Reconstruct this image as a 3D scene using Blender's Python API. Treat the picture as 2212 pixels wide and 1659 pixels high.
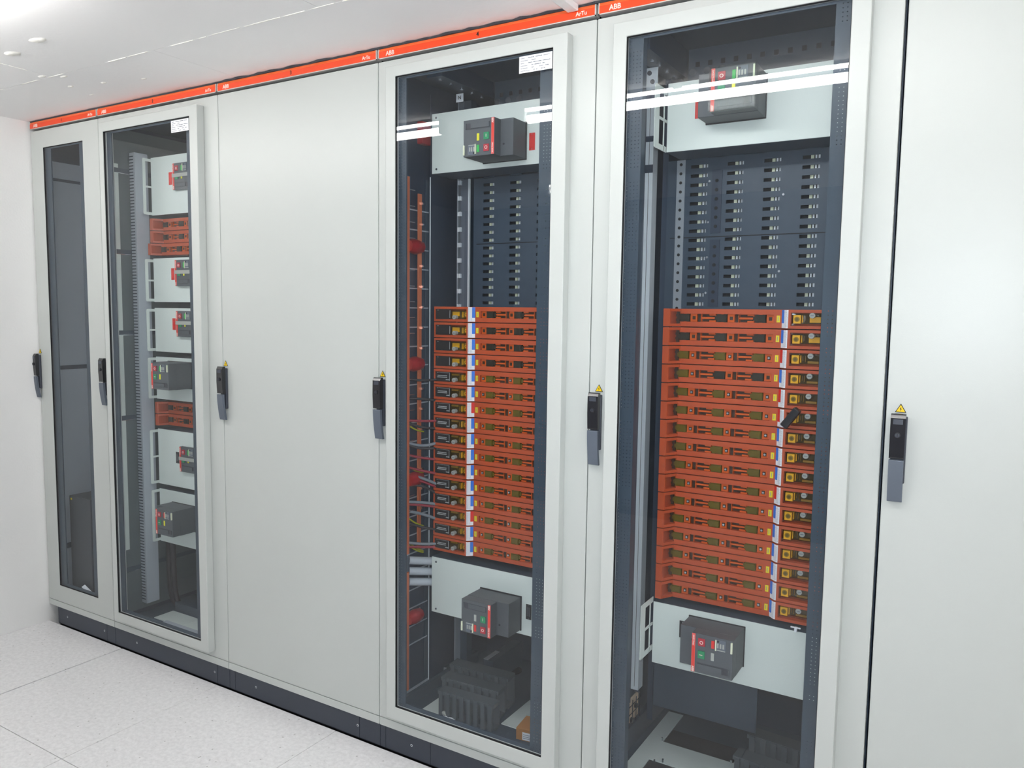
import bpy, math, random
from mathutils import Matrix, Vector
random.seed(7)
PI = math.pi
for o in list(bpy.data.objects):
    bpy.data.objects.remove(o)
S = bpy.context.scene
COL = S.collection

# ---------------------------------------------------------------- camera, world, lights, exposure
cam = bpy.data.cameras.new('camera'); camo = bpy.data.objects.new('camera', cam); COL.objects.link(camo)
_r = Vector((0.8544167, 0.51942051, 0.01320736)); _u = Vector((-0.05780353, 0.06976093, 0.99588763)); _f = Vector((-0.5163631, 0.85166645, -0.08962924))
_m = Matrix.Identity(4)
for i in range(3):
    _m[i][0] = _r[i]; _m[i][1] = _u[i]; _m[i][2] = -_f[i]
_m[0][3], _m[1][3], _m[2][3] = 3.55257724, -1.86758517, 1.4055526
camo.matrix_world = _m
cam.sensor_width = 36.0; cam.lens = 1702.484 / 2212 * 36.0; cam.clip_start = 0.02; cam.clip_end = 60
S.camera = camo
w = bpy.data.worlds.new('world'); S.world = w; w.use_nodes = True
w.node_tree.nodes['Background'].inputs[0].default_value = (0.75, 0.85, 1.0, 1); w.node_tree.nodes['Background'].inputs[1].default_value = 0.25
S.view_settings.view_transform = 'Standard'; S.view_settings.look = 'None'
S.view_settings.gamma = 1; S.view_settings.use_curve_mapping = False
S.view_settings.exposure = 0.32
TUBE = 21.5          # brightness of the fluorescent diffusers
TUBE_COL = (1.0, 0.985, 0.955)
# the camera's own built-in flash, just above the lens
fl = bpy.data.lights.new('flash', 'AREA'); fl.shape = 'RECTANGLE'; fl.size = 0.06; fl.size_y = 0.03; fl.energy = 6.5; fl.spread = math.radians(120); fl.color = (0.84, 0.93, 1.0)
flo = bpy.data.objects.new('flash', fl); COL.objects.link(flo)
_fm = _m.copy(); _p = Vector((_m[0][3], _m[1][3], _m[2][3])) + _u * 0.06 - _f * 0.01
for i in range(3): _fm[i][3] = _p[i]
flo.matrix_world = _fm

# ---------------------------------------------------------------- materials
MATS = {}
def mat(name, col, rough=0.5, metal=0.0, bump=0.0, bscale=200.0, var=0.0, vscale=6.0, spec=0.5, emit=None, estr=0.0, coat=0.0, aniso_z=False, distort=None):
    m = bpy.data.materials.new(name); m.use_nodes = True; nt = m.node_tree; b = nt.nodes['Principled BSDF']
    b.inputs['Base Color'].default_value = (*col, 1); b.inputs['Roughness'].default_value = rough; b.inputs['Metallic'].default_value = metal
    b.inputs['Specular IOR Level'].default_value = spec; b.inputs['Coat Weight'].default_value = coat
    tc = nt.nodes.new('ShaderNodeTexCoord')
    n = nt.nodes.new('ShaderNodeTexNoise'); n.inputs['Scale'].default_value = vscale; n.inputs['Detail'].default_value = 4
    mp = nt.nodes.new('ShaderNodeMapping'); nt.links.new(tc.outputs['Object'], mp.inputs[0]); nt.links.new(mp.outputs[0], n.inputs['Vector'])
    if aniso_z: mp.inputs['Scale'].default_value = (1, 1, 0.06)
    mx = nt.nodes.new('ShaderNodeMix'); mx.data_type = 'RGBA'
    v = max(var, 0.015)
    mx.inputs['A'].default_value = (*[c * (1 - v) for c in col], 1); mx.inputs['B'].default_value = (*[min(1, c * (1 + v)) for c in col], 1)
    nt.links.new(n.outputs['Fac'], mx.inputs['Factor']); nt.links.new(mx.outputs['Result'], b.inputs['Base Color'])
    if bump > 0:
        n2 = nt.nodes.new('ShaderNodeTexNoise'); n2.inputs['Scale'].default_value = bscale; n2.inputs['Detail'].default_value = 3
        nt.links.new(tc.outputs['Object'], n2.inputs['Vector'])
        bp = nt.nodes.new('ShaderNodeBump'); bp.inputs['Strength'].default_value = bump; bp.inputs['Distance'].default_value = 0.001
        nt.links.new(n2.outputs['Fac'], bp.inputs['Height']); nt.links.new(bp.outputs[0], b.inputs['Normal'])
    if emit:
        b.inputs['Emission Color'].default_value = (*emit, 1); b.inputs['Emission Strength'].default_value = estr
    MATS[name] = m; return m
def sr(r, g, b):
    def f(c):
        c /= 255.0
        return c / 12.92 if c <= 0.04045 else ((c + 0.055) / 1.055) ** 2.4
    return (f(r), f(g), f(b))
PAINT = mat('paint_light_grey', sr(197, 201, 198), 0.36, bump=0.13, bscale=480)
PANELP = mat('panel_light_grey', sr(224, 232, 226), 0.42, bump=0.2, bscale=400)
DARK = mat('interior_dark_grey', sr(42, 56, 74), 0.45, bump=0.15, bscale=300, var=0.06)
DARK2 = mat('interior_slate', sr(58, 73, 88), 0.42, var=0.05)
SIDEG = mat('side_plate_grey', sr(90, 102, 106), 0.45)
MIDG = mat('duct_grey', sr(182, 190, 198), 0.5)
PLINTH = mat('plinth_anthracite', sr(52, 58, 70), 0.4, bump=0.15, bscale=350)
BLACK = mat('black_plastic', (0.012, 0.012, 0.015), 0.3)
BLACKM = mat('black_matt', (0.008, 0.008, 0.01), 0.7)
HGLOSS = mat('handle_black_gloss', (0.012, 0.012, 0.016), 0.12, coat=0.4)
HGREY = mat('handle_grey', sr(92, 100, 112), 0.42, bump=0.1, bscale=600)
HBASE = mat('handle_base', sr(62, 66, 76), 0.4)
ORANGE = mat('header_orange', sr(240, 72, 22), 0.38, var=0.02)
ORANGE_L = mat('header_orange_light', sr(246, 112, 58), 0.38)
CAPG = mat('header_edge_grey', sr(210, 205, 200), 0.4)
FUSEO = mat('fuse_orange', sr(186, 78, 38), 0.42, bump=0.1, bscale=500, var=0.03)
FUSED = mat('fuse_recess_orange', sr(190, 80, 8), 0.3, var=0.05)
SHUT = mat('contact_orange', sr(206, 88, 12), 0.4)
FHOLE = mat('fuse_slot_dark', sr(58, 34, 14), 0.4)
AMBERD = mat('amber_dark', sr(72, 54, 6), 0.12, coat=0.3, var=0.25, vscale=60)
AMBERO = mat('amber_edge', sr(120, 52, 16), 0.2, var=0.2, vscale=40)
OLIVE = mat('fuse_link_olive', sr(98, 82, 4), 0.35, var=0.2, vscale=80)
OLIVED = mat('fuse_link_dark', sr(42, 36, 22), 0.4, var=0.2, vscale=80)
YEL = mat('yellow_block', sr(236, 178, 8), 0.4)
YELD = mat('yellow_ring', sr(150, 112, 8), 0.4)
YELT = mat('yellow_tag', sr(235, 215, 20), 0.5)
WARN = mat('warning_yellow', sr(246, 205, 10), 0.4)
WHITE = mat('white_label', sr(240, 242, 246), 0.5)
INK = mat('grey_print', sr(150, 152, 160), 0.6)
INKB = mat('black_print', (0.01, 0.01, 0.012), 0.6)
WPRINT = mat('white_print', sr(250, 225, 215), 0.5)
WPRINT2 = mat('white_print_plain', sr(190, 195, 195), 0.5)
BLUE = mat('blue_label', sr(52, 120, 220), 0.5)
REDL = mat('red_label', sr(220, 40, 32), 0.5)
REDS = mat('red_stripe', sr(225, 48, 30), 0.4)
PINKS = mat('pale_red_stripe', sr(235, 90, 85), 0.4)
REDB = mat('red_button', sr(178, 26, 46), 0.35)
GREENB = mat('green_button', sr(10, 140, 88), 0.35)
GREENL = mat('green_flag', sr(30, 175, 70), 0.35)
YFLAG = mat('yellow_flag', sr(232, 225, 20), 0.35)
BREAK = mat('breaker_grey', sr(78, 83, 88), 0.5, bump=0.15, bscale=500)
BREAKD = mat('breaker_recess', sr(48, 52, 58), 0.5)
CREAM = mat('cream_bar', sr(225, 228, 200), 0.4)
TAPE = mat('grey_tape', sr(170, 172, 165), 0.35)
INSUL = mat('red_insulator', sr(158, 22, 34), 0.32, coat=0.3)
COPPER = mat('copper', sr(222, 124, 84), 0.35, metal=0.3, var=0.08, vscale=12, aniso_z=True)
GALV = mat('galvanised_steel', sr(188, 196, 204), 0.30, metal=0.5, var=0.10, vscale=120, aniso_z=True)
BRUSH = mat('brushed_zinc', sr(236, 242, 250), 0.40, metal=0.25, var=0.12, vscale=60, aniso_z=True, bump=0.1, bscale=80)
TINNED = mat('tinned_busbar', sr(248, 250, 252), 0.35, metal=0.15)
STEEL = mat('bright_steel', sr(220, 225, 230), 0.22, metal=0.9)
CABLEK = mat('cable_black', sr(38, 34, 40), 0.5)
CABLER = mat('cable_red', sr(140, 28, 48), 0.45)
CABLEG = mat('cable_grey', sr(120, 128, 136), 0.5)
CABLEY = mat('cable_yellow_green', sr(170, 170, 20), 0.5)
CARD = mat('cardboard', sr(178, 120, 60), 0.7, bump=0.1, bscale=200, var=0.05)
BEIGE = mat('beige_fill', sr(225, 200, 170), 0.7, var=0.3, vscale=90)
COMB = mat('comb_grey', sr(84, 92, 98), 0.5)
WALLM = mat('wall_white_plaster', sr(244, 244, 243), 0.75, bump=0.6, bscale=120, var=0.02)
WALLG = mat('wall_grey', sr(176, 180, 186), 0.7, bump=0.3, bscale=120)
CEILM = mat('ceiling_board', sr(249, 248, 248), 0.6, bump=0.35, bscale=60, var=0.015)
FILLER = mat('filler_bead', sr(250, 248, 242), 0.5)
GAPM = mat('gap_dark', (0.02, 0.02, 0.025), 0.8)
FOAM = mat('dark_foam', sr(70, 72, 78), 0.9, bump=1.0, bscale=90, var=0.3, vscale=30)
FIXW = mat('fixture_white', sr(240, 240, 240), 0.4)
DIFF = mat('tube_diffuser', (0.9, 0.9, 0.9), 0.4, emit=TUBE_COL, estr=TUBE)
# terrazzo-like raised floor tile
def floor_mat():
    m = mat('floor_tile', sr(196, 194, 196), 0.42, bump=0.08, bscale=150)
    nt = m.node_tree; b = nt.nodes['Principled BSDF']; tc = [n for n in nt.nodes if n.type == 'TEX_COORD'][0]
    vo = nt.nodes.new('ShaderNodeTexVoronoi'); vo.inputs['Scale'].default_value = 46; nt.links.new(tc.outputs['Object'], vo.inputs['Vector'])
    rp = nt.nodes.new('ShaderNodeValToRGB'); nt.links.new(vo.outputs['Distance'], rp.inputs[0])
    rp.color_ramp.elements[0].position = 0.06; rp.color_ramp.elements[0].color = (*sr(196, 194, 192), 1)
    rp.color_ramp.elements[1].position = 0.16; rp.color_ramp.elements[1].color = (1, 1, 1, 1)
    no = nt.nodes.new('ShaderNodeTexNoise'); no.inputs['Scale'].default_value = 70; no.inputs['Detail'].default_value = 8; no.inputs['Roughness'].default_value = 0.7; nt.links.new(tc.outputs['Object'], no.inputs['Vector'])
    r2 = nt.nodes.new('ShaderNodeValToRGB'); nt.links.new(no.outputs['Fac'], r2.inputs[0])
    r2.color_ramp.elements[0].position = 0.35; r2.color_ramp.elements[0].color = (*sr(226, 225, 226), 1)
    r2.color_ramp.elements[1].position = 0.62; r2.color_ramp.elements[1].color = (*sr(243, 242, 243), 1)
    # only some of the cells hold a visible fleck
    r3 = nt.nodes.new('ShaderNodeMath'); r3.operation = 'GREATER_THAN'; r3.inputs[1].default_value = 0.72
    sp = nt.nodes.new('ShaderNodeSeparateColor'); nt.links.new(vo.outputs['Color'], sp.inputs[0]); nt.links.new(sp.outputs[0], r3.inputs[0])
    mu = nt.nodes.new('ShaderNodeMix'); mu.data_type = 'RGBA'; mu.blend_type = 'MULTIPLY'
    nt.links.new(r3.outputs[0], mu.inputs['Factor']); nt.links.new(r2.outputs[0], mu.inputs['A']); nt.links.new(rp.outputs[0], mu.inputs['B'])
    nt.links.new(mu.outputs['Result'], b.inputs['Base Color'])
    return m
TILE = floor_mat()
def glass_mat():
    m = bpy.data.materials.new('door_glass'); m.use_nodes = True; nt = m.node_tree
    for n in list(nt.nodes): nt.nodes.remove(n)
    out = nt.nodes.new('ShaderNodeOutputMaterial'); tr = nt.nodes.new('ShaderNodeBsdfTransparent'); tr.inputs[0].default_value = (0.965, 0.98, 0.99, 1)
    gl = nt.nodes.new('ShaderNodeBsdfGlossy'); gl.inputs['Roughness'].default_value = 0.0; gl.inputs[0].default_value = (1, 1, 1, 1)
    lw = nt.nodes.new('ShaderNodeLayerWeight'); lw.inputs[0].default_value = 0.5
    pw = nt.nodes.new('ShaderNodeMath'); pw.operation = 'POWER'; pw.inputs[1].default_value = 5; nt.links.new(lw.outputs['Facing'], pw.inputs[0])
    ma = nt.nodes.new('ShaderNodeMath'); ma.operation = 'MULTIPLY_ADD'; ma.inputs[1].default_value = 0.9; ma.inputs[2].default_value = 0.055
    nt.links.new(pw.outputs[0], ma.inputs[0])
    geo = nt.nodes.new('ShaderNodeNewGeometry'); iv = nt.nodes.new('ShaderNodeMath'); iv.operation = 'SUBTRACT'; iv.inputs[0].default_value = 1.0; nt.links.new(geo.outputs['Backfacing'], iv.inputs[1])
    mm = nt.nodes.new('ShaderNodeMath'); mm.operation = 'MULTIPLY'; nt.links.new(ma.outputs[0], mm.inputs[0]); nt.links.new(iv.outputs[0], mm.inputs[1])
    mx = nt.nodes.new('ShaderNodeMixShader'); nt.links.new(mm.outputs[0], mx.inputs[0]); nt.links.new(tr.outputs[0], mx.inputs[1]); nt.links.new(gl.outputs[0], mx.inputs[2])
    nt.links.new(mx.outputs[0], out.inputs[0]); return m
GLASS = glass_mat()
def perf_mat():
    """dark steel with real (see-through) punched holes on a 9 mm grid"""
    m = mat('perforated_rail', sr(44, 60, 74), 0.42)
    nt = m.node_tree; b = nt.nodes['Principled BSDF']; out = [n for n in nt.nodes if n.type == 'OUTPUT_MATERIAL'][0]
    tc = [n for n in nt.nodes if n.type == 'TEX_COORD'][0]
    sx = nt.nodes.new('ShaderNodeSeparateXYZ'); nt.links.new(tc.outputs['Object'], sx.inputs[0])
    def M(op, a, bb=None, c=None):
        n = nt.nodes.new('ShaderNodeMath'); n.operation = op
        for i, v in enumerate((a, bb, c)):
            if v is None: continue
            if isinstance(v, (int, float)): n.inputs[i].default_value = v
            else: nt.links.new(v, n.inputs[i])
        return n.outputs[0]
    p = 0.0092
    def cell(s): return M('SUBTRACT', M('FRACT', M('DIVIDE', s, p)), 0.5)
    dx = cell(sx.outputs[0]); dz = cell(sx.outputs[2])
    d2 = M('ADD', M('MULTIPLY', dx, dx), M('MULTIPLY', dz, dz))
    hole = M('LESS_THAN', d2, 0.015)
    # plain stretches between the punched groups
    grp = M('LESS_THAN', M('FRACT', M('DIVIDE', sx.outputs[2], 0.2)), 0.88)
    edge = M('MULTIPLY', M('GREATER_THAN', sx.outputs[0], 0.006), M('MULTIPLY', hole, grp))
    tr = nt.nodes.new('ShaderNodeBsdfTransparent'); mx = nt.nodes.new('ShaderNodeMixShader')
    nt.links.new(edge, mx.inputs[0]); nt.links.new(b.outputs[0], mx.inputs[1]); nt.links.new(tr.outputs[0], mx.inputs[2]); nt.links.new(mx.outputs[0], out.inputs[0])
    return m
PERF = perf_mat()

# ---------------------------------------------------------------- geometry helpers
class MB:
    def __init__(s): s.v = []; s.f = []; s.m = []; s.mats = []; s.sm = []
    def mi(s, m):
        if m not in s.mats: s.mats.append(m)
        return s.mats.index(m)
    def add(s, vs, fs, m, smooth=False):
        b = len(s.v); s.v += [tuple(v) for v in vs]; k = s.mi(m)
        for f in fs: s.f.append(tuple(b + i for i in f)); s.m.append(k); s.sm.append(smooth)
        return s
    def box(s, x0, x1, y0, y1, z0, z1, m):
        if x0 > x1: x0, x1 = x1, x0
        if y0 > y1: y0, y1 = y1, y0
        if z0 > z1: z0, z1 = z1, z0
        vs = [(x, y, z) for x in (x0, x1) for y in (y0, y1) for z in (z0, z1)]
        return s.add(vs, [(0, 1, 3, 2), (4, 6, 7, 5), (0, 4, 5, 1), (2, 3, 7, 6), (0, 2, 6, 4), (1, 5, 7, 3)], m)
    def prism(s, poly, a0, a1, axis, m, smooth=False):
        """extrude a 2-D polygon along axis; poly gives the other two coordinates in xyz order"""
        n = len(poly)
        def P(q, a):
            q = list(q); q.insert(axis, a); return q
        vs = [P(q, a0) for q in poly] + [P(q, a1) for q in poly]
        fs = [(i, (i + 1) % n, n + (i + 1) % n, n + i) for i in range(n)]
        s.add(vs, fs, m, smooth); s.add(vs, [tuple(range(n))[::-1], tuple(range(n, 2 * n))], m)
        return s
    def cyl(s, c, r, a0, a1, axis, m, n=16, r2=None):
        r2 = r if r2 is None else r2
        def P(a, rr, k):
            t = 2 * PI * k / n; q = [c[0] + rr * math.cos(t), c[1] + rr * math.sin(t)]; q.insert(axis, a); return q
        vs = [P(a0, r, k) for k in range(n)] + [P(a1, r2, k) for k in range(n)]
        s.add(vs, [(i, (i + 1) % n, n + (i + 1) % n, n + i) for i in range(n)], m, True)
        s.add(vs, [tuple(range(n))[::-1], tuple(range(n, 2 * n))], m); return s
    def tube(s, pts, r, m, n=10):
        pts = [Vector(p) for p in pts]; rings = []
        for i, p in enumerate(pts):
            t = (pts[min(i + 1, len(pts) - 1)] - pts[max(i - 1, 0)]).normalized()
            a = Vector((0, 0, 1)) if abs(t.z) < 0.9 else Vector((1, 0, 0)); e1 = t.cross(a).normalized(); e2 = t.cross(e1)
            rings.append([p + r * (math.cos(2 * PI * k / n) * e1 + math.sin(2 * PI * k / n) * e2) for k in range(n)])
        vs = [v for rg in rings for v in rg]
        fs = [(i * n + k, i * n + (k + 1) % n, (i + 1) * n + (k + 1) % n, (i + 1) * n + k) for i in range(len(pts) - 1) for k in range(n)]
        s.add(vs, fs, m, True); s.add(vs, [tuple(range(n)), tuple(range((len(pts) - 1) * n, len(pts) * n))[::-1]], m); return s
    def ring(s, x0, x1, z0, z1, i0, i1, j0, j1, y0, y1, m):
        """rectangular frame with a rectangular hole, lying in an xz plane"""
        def q(y): return [(x0, y, z0), (x1, y, z0), (x1, y, z1), (x0, y, z1), (i0, y, j0), (i1, y, j0), (i1, y, j1), (i0, y, j1)]
        vs = q(y0) + q(y1); fs = []
        for k in range(4):
            n = (k + 1) % 4
            fs += [(k, n, 4 + n, 4 + k), (8 + n, 8 + k, 12 + k, 12 + n), (n, k, 8 + k, 8 + n), (4 + k, 4 + n, 12 + n, 12 + k)]
        return s.add(vs, fs, m)
    def mesh(s, name):
        me = bpy.data.meshes.new(name); me.from_pydata(s.v, [], s.f); 
        for m in s.mats: me.materials.append(m)
        me.polygons.foreach_set('material_index', s.m); me.polygons.foreach_set('use_smooth', s.sm)
        me.validate(); me.update()
        import bmesh
        bm = bmesh.new(); bm.from_mesh(me); bmesh.ops.recalc_face_normals(bm, faces=bm.faces); bm.to_mesh(me); bm.free()
        return me
def link(name, me, parent=None, loc=(0, 0, 0), rot=(0, 0, 0), bevel=0, label=None, **kw):
    if isinstance(me, MB): me = me.mesh(name)
    o = bpy.data.objects.new(name, me); COL.objects.link(o); o.location = loc; o.rotation_euler = rot
    if parent: o.parent = parent
    if bevel:
        b = o.modifiers.new('bevel', 'BEVEL'); b.width = bevel; b.segments = 2; b.limit_method = 'ANGLE'; b.angle_limit = math.radians(40)
    if label: o['label'] = label
    for k, v in kw.items(): o[k] = v
    return o
def thing(name, label, cat, loc=(0, 0, 0), group=None, rot=(0, 0, 0)):
    o = bpy.data.objects.new(name, None); COL.objects.link(o); o.location = loc; o.rotation_euler = rot; o.empty_display_size = 0.05
    o['label'] = label; o['category'] = cat
    if group: o['group'] = group
    return o
def tag(o, label, cat, group=None):
    o['label'] = label; o['category'] = cat
    if group: o['group'] = group
    return o
def text_mesh(txt, size, m, bold=0.0, ext=0.0003, cx=True):
    c = bpy.data.curves.new('text', 'FONT'); c.body = txt; c.size = 1.0; c.extrude = ext / size; c.offset = bold / size
    c.align_x = 'CENTER' if cx else 'LEFT'; c.align_y = 'CENTER'
    o = bpy.data.objects.new('text', c); COL.objects.link(o); bpy.context.view_layer.update()
    me = bpy.data.meshes.new_from_object(o.evaluated_get(bpy.context.evaluated_depsgraph_get())); bpy.data.objects.remove(o); bpy.data.curves.remove(c)
    me.transform(Matrix.Scale(size, 4)); me.materials.clear(); me.materials.append(m); return me
FR = (PI / 2, 0, 0)
def ordinal(k): return ['topmost', 'second from top', 'third from top', 'fourth from top', 'fifth from top', 'sixth from top', 'seventh from top', 'eighth from top',
                        'eighth from bottom', 'seventh from bottom', 'sixth from bottom', 'fifth from bottom', 'fourth from bottom', 'third from bottom', 'second from bottom', 'lowest'][k]

SEAM = [0.004, 0.4975, 1.2104, 1.9371, 2.6578, 3.3639, 4.085]
ZDB, ZBB, ZDT = 0.1067, 0.0788, 2.146
CEZ = 2.1885

# ---------------------------------------------------------------- the room
RX0, RX1, RY0, RY1 = 0.0, 5.4, -3.3, 0.68
def struct(name, mb, **kw):
    o = link(name, mb, **kw); o['kind'] = 'structure'; return o
struct('wall_left', MB().box(-0.12, RX0, RY0 - 0.12, RY1 + 0.12, -0.1, 2.35, WALLM))
struct('wall_right', MB().box(RX1, RX1 + 0.12, RY0 - 0.12, RY1 + 0.12, -0.1, 2.35, WALLM))
struct('wall_back', MB().box(RX0, RX1, RY1, RY1 + 0.12, -0.1, 2.35, WALLM))
struct('wall_front', MB().box(RX0, RX1, RY0 - 0.12, RY0, -0.1, 2.35, WALLG))
flr = struct('floor', MB().box(RX0, RX1, RY0, RY1, -0.1, -0.034, BLACKM))
tx0 = 0.547 - 0.6
ROWS = [(0.003, -0.583), (-0.583, -1.183), (-1.183, -1.783), (-1.783, -2.383), (-2.383, -2.983), (-2.983, -3.3)]
for ri, (ya, yb) in enumerate(ROWS):
    sh = 0 if ri == 0 else 0.001
    for k in range(10):
        a, b = max(tx0 + 0.6 * k, RX0), min(tx0 + 0.6 * (k + 1), RX1)
        if b - a < 0.01: continue
        g = 0.0018 if k in (0, 1) and ri == 0 else 0.0006
        gl = 0.0036 if (k == 1 and ri == 0) else 0.0009
        dz = -0.0004 * ((k * 3 + ri) % 3)
        t = link('floor_tile', MB().box(a + gl, b - (0.0036 if (k == 0 and ri == 0) else 0.0009), yb + 0.0009, ya - 0.0009 if ri else ya - 0.004, -0.034, dz, TILE), flr, bevel=0.0006)
cel = struct('ceiling', MB().box(RX0, RX1, RY0, RY1, CEZ + 0.012, CEZ + 0.12, GAPM))
xs = [0.0, 0.762, 2.012, 3.262, 4.512, 5.4]
for a, b in zip(xs[:-1], xs[1:]):
    for ya, yb in ((-0.32, -1.57), (-1.57, -2.82), (-2.82, -3.3)):
        link('ceiling_panel', MB().box(a + 0.0008, b - 0.0008, yb + 0.0008, ya - 0.0008, CEZ, CEZ + 0.012, CEILM), cel)
xs2 = [0.0, 1.32, 2.57, 3.82, 5.4]
for a, b in zip(xs2[:-1], xs2[1:]):
    link('ceiling_panel', MB().box(a + 0.0006, b - 0.0006, -0.3192, 0.02, CEZ, CEZ + 0.012, CEILM), cel)
# beads of filler along the joints and blobs where the screws were filled
mb = MB(); random.seed(3)
x = 0.0
while x < 3.4:
    L = random.uniform(0.03, 0.12)
    if random.random() < 0.75: mb.box(x, x + L, -0.3195 - random.uniform(0.0008, 0.003), -0.3195 + random.uniform(0.0, 0.002), CEZ - random.uniform(0.0006, 0.0022), CEZ + 0.001, FILLER)
    x += L + random.uniform(0, 0.03)
y = -0.33
while y > -0.8:
    L = random.uniform(0.03, 0.07)
    if random.random() < 0.7: mb.box(0.761, 0.7635, y - L, y, CEZ - 0.0012, CEZ + 0.001, FILLER)
    y -= L + 0.01
link('joint_filler', mb, cel, kind='stuff')
def blob(cx, cy, rx, ry, h, seed):
    random.seed(seed); m = MB(); n = 14
    outer = [(cx + rx * math.cos(2 * PI * k / n) * random.uniform(.8, 1.15), cy + ry * math.sin(2 * PI * k / n) * random.uniform(.8, 1.15), CEZ) for k in range(n)]
    mid = [(cx + (p[0] - cx) * .6, cy + (p[1] - cy) * .6, CEZ - h * random.uniform(.6, 1.1)) for p in outer]
    m.add(outer + mid + [(cx, cy, CEZ - h * .8)], [(k, (k + 1) % n, n + (k + 1) % n, n + k) for k in range(n)] + [(n + k, n + (k + 1) % n, 2 * n) for k in range(n)], FILLER, True)
    link('filler_patch', m, cel)
for i, (cx, cy, rx, ry, h) in enumerate([(1.10, -0.543, .035, .018, .004), (0.90, -0.516, .035, .02, .004), (0.80, -0.30, .02, .008, .003), (0.735, -0.338, .02, .01, .003), (0.70, -0.22, .014, .008, .003), (0.85, -0.19, .014, .008, .003), (1.02, -0.15, .016, .006, .002), (0.66, -0.12, .014, .005, .002)]):
    blob(cx, cy, rx, ry, h, i)
# dark ragged foam seal pushed between cabinet tops and ceiling
random.seed(11); mb = MB(); n = 150
pts = []
for k in range(n + 1):
    xx = 0.01 + (4.1 - 0.01) * k / n
    pts.append((xx, -0.003 - random.uniform(0, 0.010) * (1 if xx > 1.25 else 0.3)))
vs = []; 
for (xx, yy) in pts: vs += [(xx, yy, CEZ - 0.001), (xx, yy + 0.004, CEZ - 0.0052), (xx, 0.03, CEZ - 0.0052), (xx, 0.03, CEZ - 0.001)]
fs = []
for k in range(n):
    a = 4 * k; fs += [(a, a + 4, a + 5, a + 1), (a + 1, a + 5, a + 6, a + 2), (a + 3, a + 7, a + 4, a)]
mb.add(vs, fs, FOAM); link('foam_seal', mb, cel, kind='stuff')
o = link('cable_trunking', MB().box(2.578, 2.608, -0.9, -0.008, CEZ - 0.016, CEZ, FIXW), bevel=0.002)
tag(o, 'narrow white trunking on the ceiling running to the orange header strip', 'trunking')

# fluorescent fittings on the ceiling
def lamp(name, x0, x1, y, label):
    t = thing(name, label, 'ceiling light', ((x0 + x1) / 2, y, CEZ), 'fluorescent ceiling battens'); L = (x1 - x0) / 2
    link('lamp_body', MB().prism([(-0.030, 0), (0.030, 0), (0.029, -0.010), (-0.029, -0.010)], -L, L, 0, FIXW), t)
    link('tube_carrier', MB().box(-L, L, -0.012, 0.012, -0.032, -0.020, HGREY), t)
    link('upper_diffuser', MB().prism([(-0.029, -0.010), (0.029, -0.010), (0.026, -0.020), (-0.026, -0.020)], -L, L, 0, DIFF), t)
    link('end_cap', MB().box(-L - 0.006, -L, -0.03, 0.03, -0.062, -0.001, FIXW), t, bevel=0.003)
    link('end_cap', MB().box(L, L + 0.006, -0.03, 0.03, -0.062, -0.001, FIXW), t, bevel=0.003)
    link('diffuser', MB().cyl((0, -0.0435), 0.0165, -L, L, 0, DIFF, n=14), t)
    return t
lamp('ceiling_lamp', 1.99, 3.49, -0.855, 'white fluorescent ceiling batten above the middle and right cabinets')
lamp('ceiling_lamp', 0.085, 1.585, -0.855, 'white fluorescent ceiling batten nearest the left wall')
lamp('ceiling_lamp', 3.85, 5.3, -0.855, 'white fluorescent ceiling batten at the right end of the row')
lamp('ceiling_lamp', 3.75, 5.25, -2.47, 'added fill batten, unseen behind the viewer on the right')  # added unseen batten that brightens the left wall and floor
lamp('ceiling_lamp', 1.215, 1.60, -2.47, 'short white fluorescent batten far behind the viewer')

# ---------------------------------------------------------------- cabinet pieces
def ring_obj(name, parent, x0, x1, z0, z1, i0, i1, j0, j1, y0, y1, m, bevel=0.0015):
    return link(name, MB().ring(x0, x1, z0, z1, i0, i1, j0, j1, y0, y1, m), parent, bevel=bevel)
def handle_on(door, b):
    a = b - 0.031
    link('handle_plate', MB().box(a + 0.001, b, -0.010, -0.0005, 1.052, 1.197, HBASE), door, bevel=0.002)
    mb = MB()
    mb.prism([(-0.010, 1.107), (-0.0235, 1.107), (-0.0260, 1.15), (-0.0250, 1.194), (-0.020, 1.203), (-0.010, 1.203)], a, b - 0.002, 0, HGLOSS)
    link('handle_housing', mb, door, bevel=0.0028, label='glossy black upper half of the swing handle')
    mb = MB(); mb.box(a + 0.005, b - 0.007, -0.0262, -0.0245, 1.181, 1.192, HBASE)
    c = (a + b) / 2 - 0.001
    mb.cyl((c, 1.158), 0.0060, -0.0285, -0.0245, 1, BLACK, 18); mb.cyl((c, 1.158), 0.0042, -0.0292, -0.0284, 1, HBASE, 14); mb.box(c - 0.0008, c + 0.0008, -0.0296, -0.0290, 1.155, 1.161, BLACKM)
    link('lock_cylinder', mb, door)
    mb = MB(); N = 8; pr = []
    for k in range(N + 1):
        t = k / N; pr.append((-0.0250 + 0.011 * t ** 1.8, 1.104 - 0.092 * t))
    back = [(p[0] + 0.009, p[1]) for p in pr][::-1]
    mb.prism(pr + back, a, b - 0.002, 0, HGREY)
    link('handle_lever', mb, door, bevel=0.002, label='grey swing handle lever')
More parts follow.
